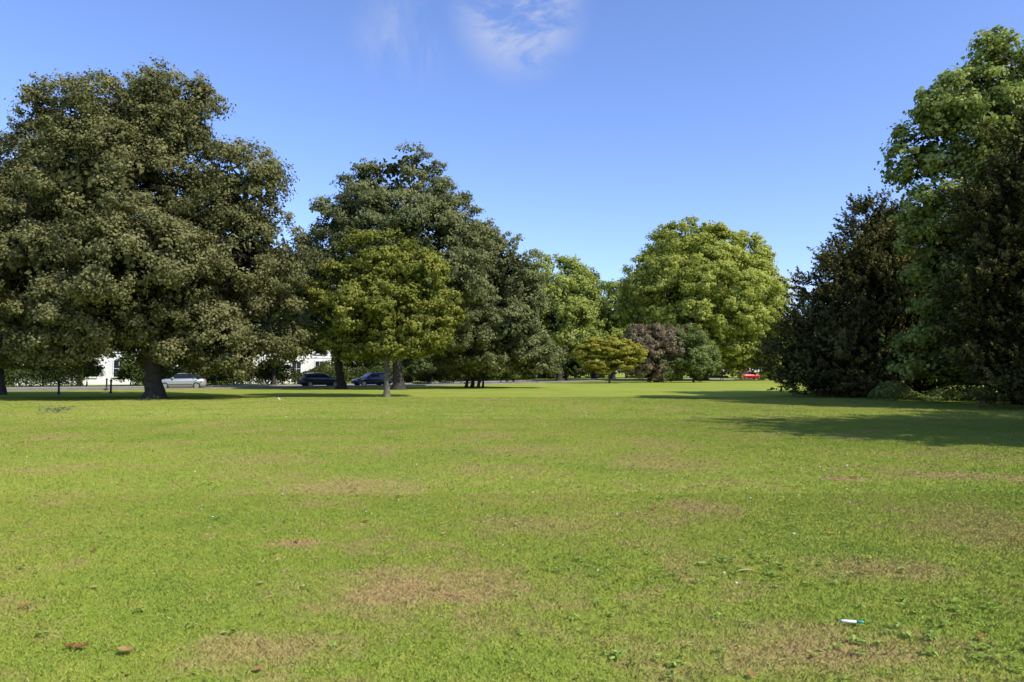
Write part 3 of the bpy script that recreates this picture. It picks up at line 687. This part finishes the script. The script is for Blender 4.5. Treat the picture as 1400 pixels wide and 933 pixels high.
def daisies():
    V, Fc, MI = [], [], []
    for i in range(1200):
        y = 4.5+rng.random()**0.8*26; x = rng.uniform(-0.8, 0.8)*y
        cx = noise.noise(Vector((x*0.25, y*0.25, 3)))
        if cx < -0.02: continue
        r = rng.uniform(0.004, 0.009)*(1+y*0.025); z = 0.024+rng.random()*0.008; yel = rng.random() < 0.04
        t = rng.normal(size=2)*0.3
        for k in range(7):
            a0 = k/7*6.283; a1 = a0+0.3; a2 = a0-0.3; b = len(V)
            for a, q in ((0, 0), (a1, 1), (a0, 1.1), (a2, 1)):
                X, Y = math.cos(a)*r*q, math.sin(a)*r*q; V.append((x+X, y+Y, z+X*t[0]+Y*t[1]))
            Fc.append((b, b+3, b+2, b+1)); MI.append(1 if yel else 0)
        b = len(V)
        for a in (0, 1.57, 3.14, 4.71): V.append((x+math.cos(a)*r*0.3, y+math.sin(a)*r*0.3, z+0.003))
        Fc.append((b, b+1, b+2, b+3)); MI.append(1)
    add_obj('daisies', quad_mesh('daisies', np.array(V), np.array(Fc), np.array(MI), np.zeros(len(Fc)), [m_petal, m_yel]))
daisies()
m_dead = leaf_mat('dead_leaves', (0.14, 0.06, 0.025), (0.32, 0.15, 0.05), (0.48, 0.34, 0.16), 0.15, 0.0)
def dead_leaf(V, Fc, T, x, y, s, ang, tint):
    out = [(0, 0), (.25, .22), (.42, .55), (.25, .62), (.3, .95), (0, 1.15)]
    b = len(V); ca, sa = math.cos(ang), math.sin(ang); cu = random.uniform(0.2, 0.6)
    rows = [(-p[0], 0, p[0], p[1]) for p in out]
    for (l, m, r, t) in rows:
        for u in (l, m, r):
            X, Y = u*s, (t-0.55)*s; Z = 0.024+abs(u)*s*cu+((t-0.5)**2)*s*cu
            V.append((x+X*ca-Y*sa, y+X*sa+Y*ca, Z))
    for i in range(5):
        for j in range(2):
            Fc.append((b+i*3+j, b+i*3+j+1, b+(i+1)*3+j+1, b+(i+1)*3+j)); T.append(tint)
V, Fc, T = [], [], []
def spot(px, py):
    d = 1.6*F/(py-508); return (px-700)/F*d, d
for px, py, s, t in [(43, 828, .06, .5), (120, 883, .07, .35), (106, 882, .05, .3), (182, 889, .07, .7), (137, 802, .05, 1), (1022, 920, .05, .6), (1327, 727, .06, .2), (1175, 782, .06, .2), (503, 713, .06, .6),
                     (893, 696, .07, .3), (605, 716, .04, 1), (385, 766, .04, 1), (360, 912, .05, .6), (768, 634, .08, 1), (706, 718, .05, .8), (1330, 870, .05, .5), (1165, 653, .1, .4), (410, 740, .05, .4)]:
    x, y = spot(px, py); dead_leaf(V, Fc, T, x, y, s*1.15, random.random()*6, t)
for _ in range(170):
    y = 5+rng.random()*22; dead_leaf(V, Fc, T, rng.uniform(-.8, .8)*y, y, rng.uniform(.03, .06), random.random()*6, rng.random())
add_obj('fallen_leaves', quad_mesh('fallen_leaves', np.array(V), np.array(Fc), np.zeros(len(Fc)), np.array(T), [m_dead], np.zeros((len(Fc), 3))))
x, y = spot(1015, 780)
vs, fs = tube([(x-.06, y-.01, .026), (x-.02, y, .030), (x+.03, y+.005, .030), (x+.06, y+.0, .026)], [.006, .007, .006, .004], 6)
add_obj('stick', quad_mesh('stick', vs, fs, np.zeros(len(fs)), np.zeros(len(fs)), [simple_mat('bare_wood', (0.4, 0.28, 0.16), .8)]))
x, y = spot(80, 564); VV, FF, o_ = [], [], 0
for k in range(40):
    a = rng.random()*6.28; p = np.array([x+rng.normal()*.3, y+rng.normal()*.2, .05+rng.random()*.12]); q = p+np.array([math.cos(a)*.3, math.sin(a)*.3, rng.normal()*.08])
    v_, f_ = limb(p, q, .012, .004, k=4, sides=4); VV.append(v_); FF.append(f_+o_); o_ += len(v_)
VV = np.concatenate(VV); FF = np.concatenate(FF)
add_obj('twig_pile', quad_mesh('twig_pile', VV, FF, np.zeros(len(FF)), np.zeros(len(FF)), [bark_pale]))

# marker pen dropped on the grass
x, y = spot(1158, 850)
pen = add_obj('marker_pen', None, loc=(x, y, 0.030)); pen.rotation_euler = (0, math.radians(90), math.radians(-12))
def pen_part(nm, prof, col):
    bm = bmesh.new(); R = []
    for r, z in prof: R.append([bm.verts.new((r*math.cos(a*math.pi/8), r*math.sin(a*math.pi/8), z)) for a in range(16)])
    for a, b in zip(R[:-1], R[1:]):
        for i in range(16): f = bm.faces.new((a[i], a[(i+1) % 16], b[(i+1) % 16], b[i])); f.smooth = True
    bm.faces.new(R[0][::-1]); bm.faces.new(R[-1])
    me = bpy.data.meshes.new(nm); bm.to_mesh(me); bm.free(); me.materials.append(simple_mat(nm, col, .35, var=.03)); add_obj(nm, me, pen)
pen_part('barrel', [(.006, -.068), (.0085, -.065), (.0085, .02)], (.8, .8, .8))
pen_part('cap', [(.0095, .0205), (.0095, .055), (.0075, .062), (.005, .063)], (.02, .35, .2))
pen_part('end_plug', [(.007, -.076), (.0078, -.0685)], (.02, .35, .2))

# ------------------------------------------------------------------ light, sky
SUN_EL = math.radians(44)
travel = Vector((-1.0, 0.78, 0)).normalized()
dirv = Vector((travel.x*math.cos(SUN_EL), travel.y*math.cos(SUN_EL), -math.sin(SUN_EL)))
sl = bpy.data.lights.new('sun', 'SUN'); sl.energy = 5.0; sl.angle = math.radians(0.5); sl.color = (1.0, 0.96, 0.88)
so = add_obj('sun', sl); so.rotation_euler = dirv.to_track_quat('-Z', 'Y').to_euler(); so.location = (30, -10, 40)
w = bpy.data.worlds.new('World'); scene.world = w; w.use_nodes = True
nt = w.node_tree; nt.nodes.clear()
out = nt.nodes.new('ShaderNodeOutputWorld'); bg = nt.nodes.new('ShaderNodeBackground'); bg.inputs[1].default_value = 0.15
sky = nt.nodes.new('ShaderNodeTexSky'); sky.sky_type = 'NISHITA'; sky.sun_disc = False
sky.sun_elevation = SUN_EL
to_sun = -dirv
sky.sun_rotation = math.atan2(to_sun.x, to_sun.y)
sky.air_density = 1.0; sky.dust_density = 0.5; sky.ozone_density = 2.5
tc = nt.nodes.new('ShaderNodeTexCoord')
skyc = mix_c(nt, 1.0, sky.outputs[0], (1.25, 1.32, 1.72), 'MULTIPLY')
def cloud(vdir, sx, sy, sz, scale, lo, hi, r, amp, rot=(0, 0.5, 0.2)):
    mp = nt.nodes.new('ShaderNodeMapping'); mp.inputs['Scale'].default_value = (sx, sy, sz); mp.inputs['Rotation'].default_value = rot
    nt.links.new(tc.outputs['Generated'], mp.inputs[0])
    f = noise_n(nt, mp.outputs[0], scale, 9, 0.62, 0.5)
    vd = Vector(vdir).normalized()
    dn = nt.nodes.new('ShaderNodeVectorMath'); dn.operation = 'DISTANCE'; nt.links.new(tc.outputs['Generated'], dn.inputs[0]); dn.inputs[1].default_value = vd
    msk = maprange(nt, dn.outputs['Value'], r*0.15, r, amp, 0)
    return math_n(nt, 'MULTIPLY', maprange(nt, f, lo, hi), msk)
c1 = cloud((0.01, 1, 0.54), 1.0, 1.0, 2.6, 9, 0.40, 0.62, 0.105, 0.7, (0, -0.35, 0.2))
c2 = cloud((-0.165, 1, 0.50), 2.4, 1, 0.9, 8, 0.42, 0.8, 0.09, 0.3)
c3 = cloud((0.41, 1.0, 0.125), 1, 1, 1.5, 14, 0.35, 0.6, 0.035, 0.8)
cm = math_n(nt, 'MAXIMUM', math_n(nt, 'MAXIMUM', c1, c2), c3)
fin = mix_c(nt, cm, skyc, (4.6, 4.8, 5.6))
nt.links.new(fin, bg.inputs[0]); nt.links.new(bg.outputs[0], out.inputs[0])

cam = bpy.data.cameras.new('camera'); cam.lens = 24; cam.sensor_width = 36; cam.clip_end = 6000; cam.clip_start = 0.05
co = add_obj('camera', cam); co.location = (0, 0, CAMZ); co.rotation_euler = (math.radians(90+2.55), 0, 0)
scene.camera = co
scene.view_settings.view_transform = 'Standard'; scene.view_settings.look = 'None'; scene.view_settings.exposure = 0
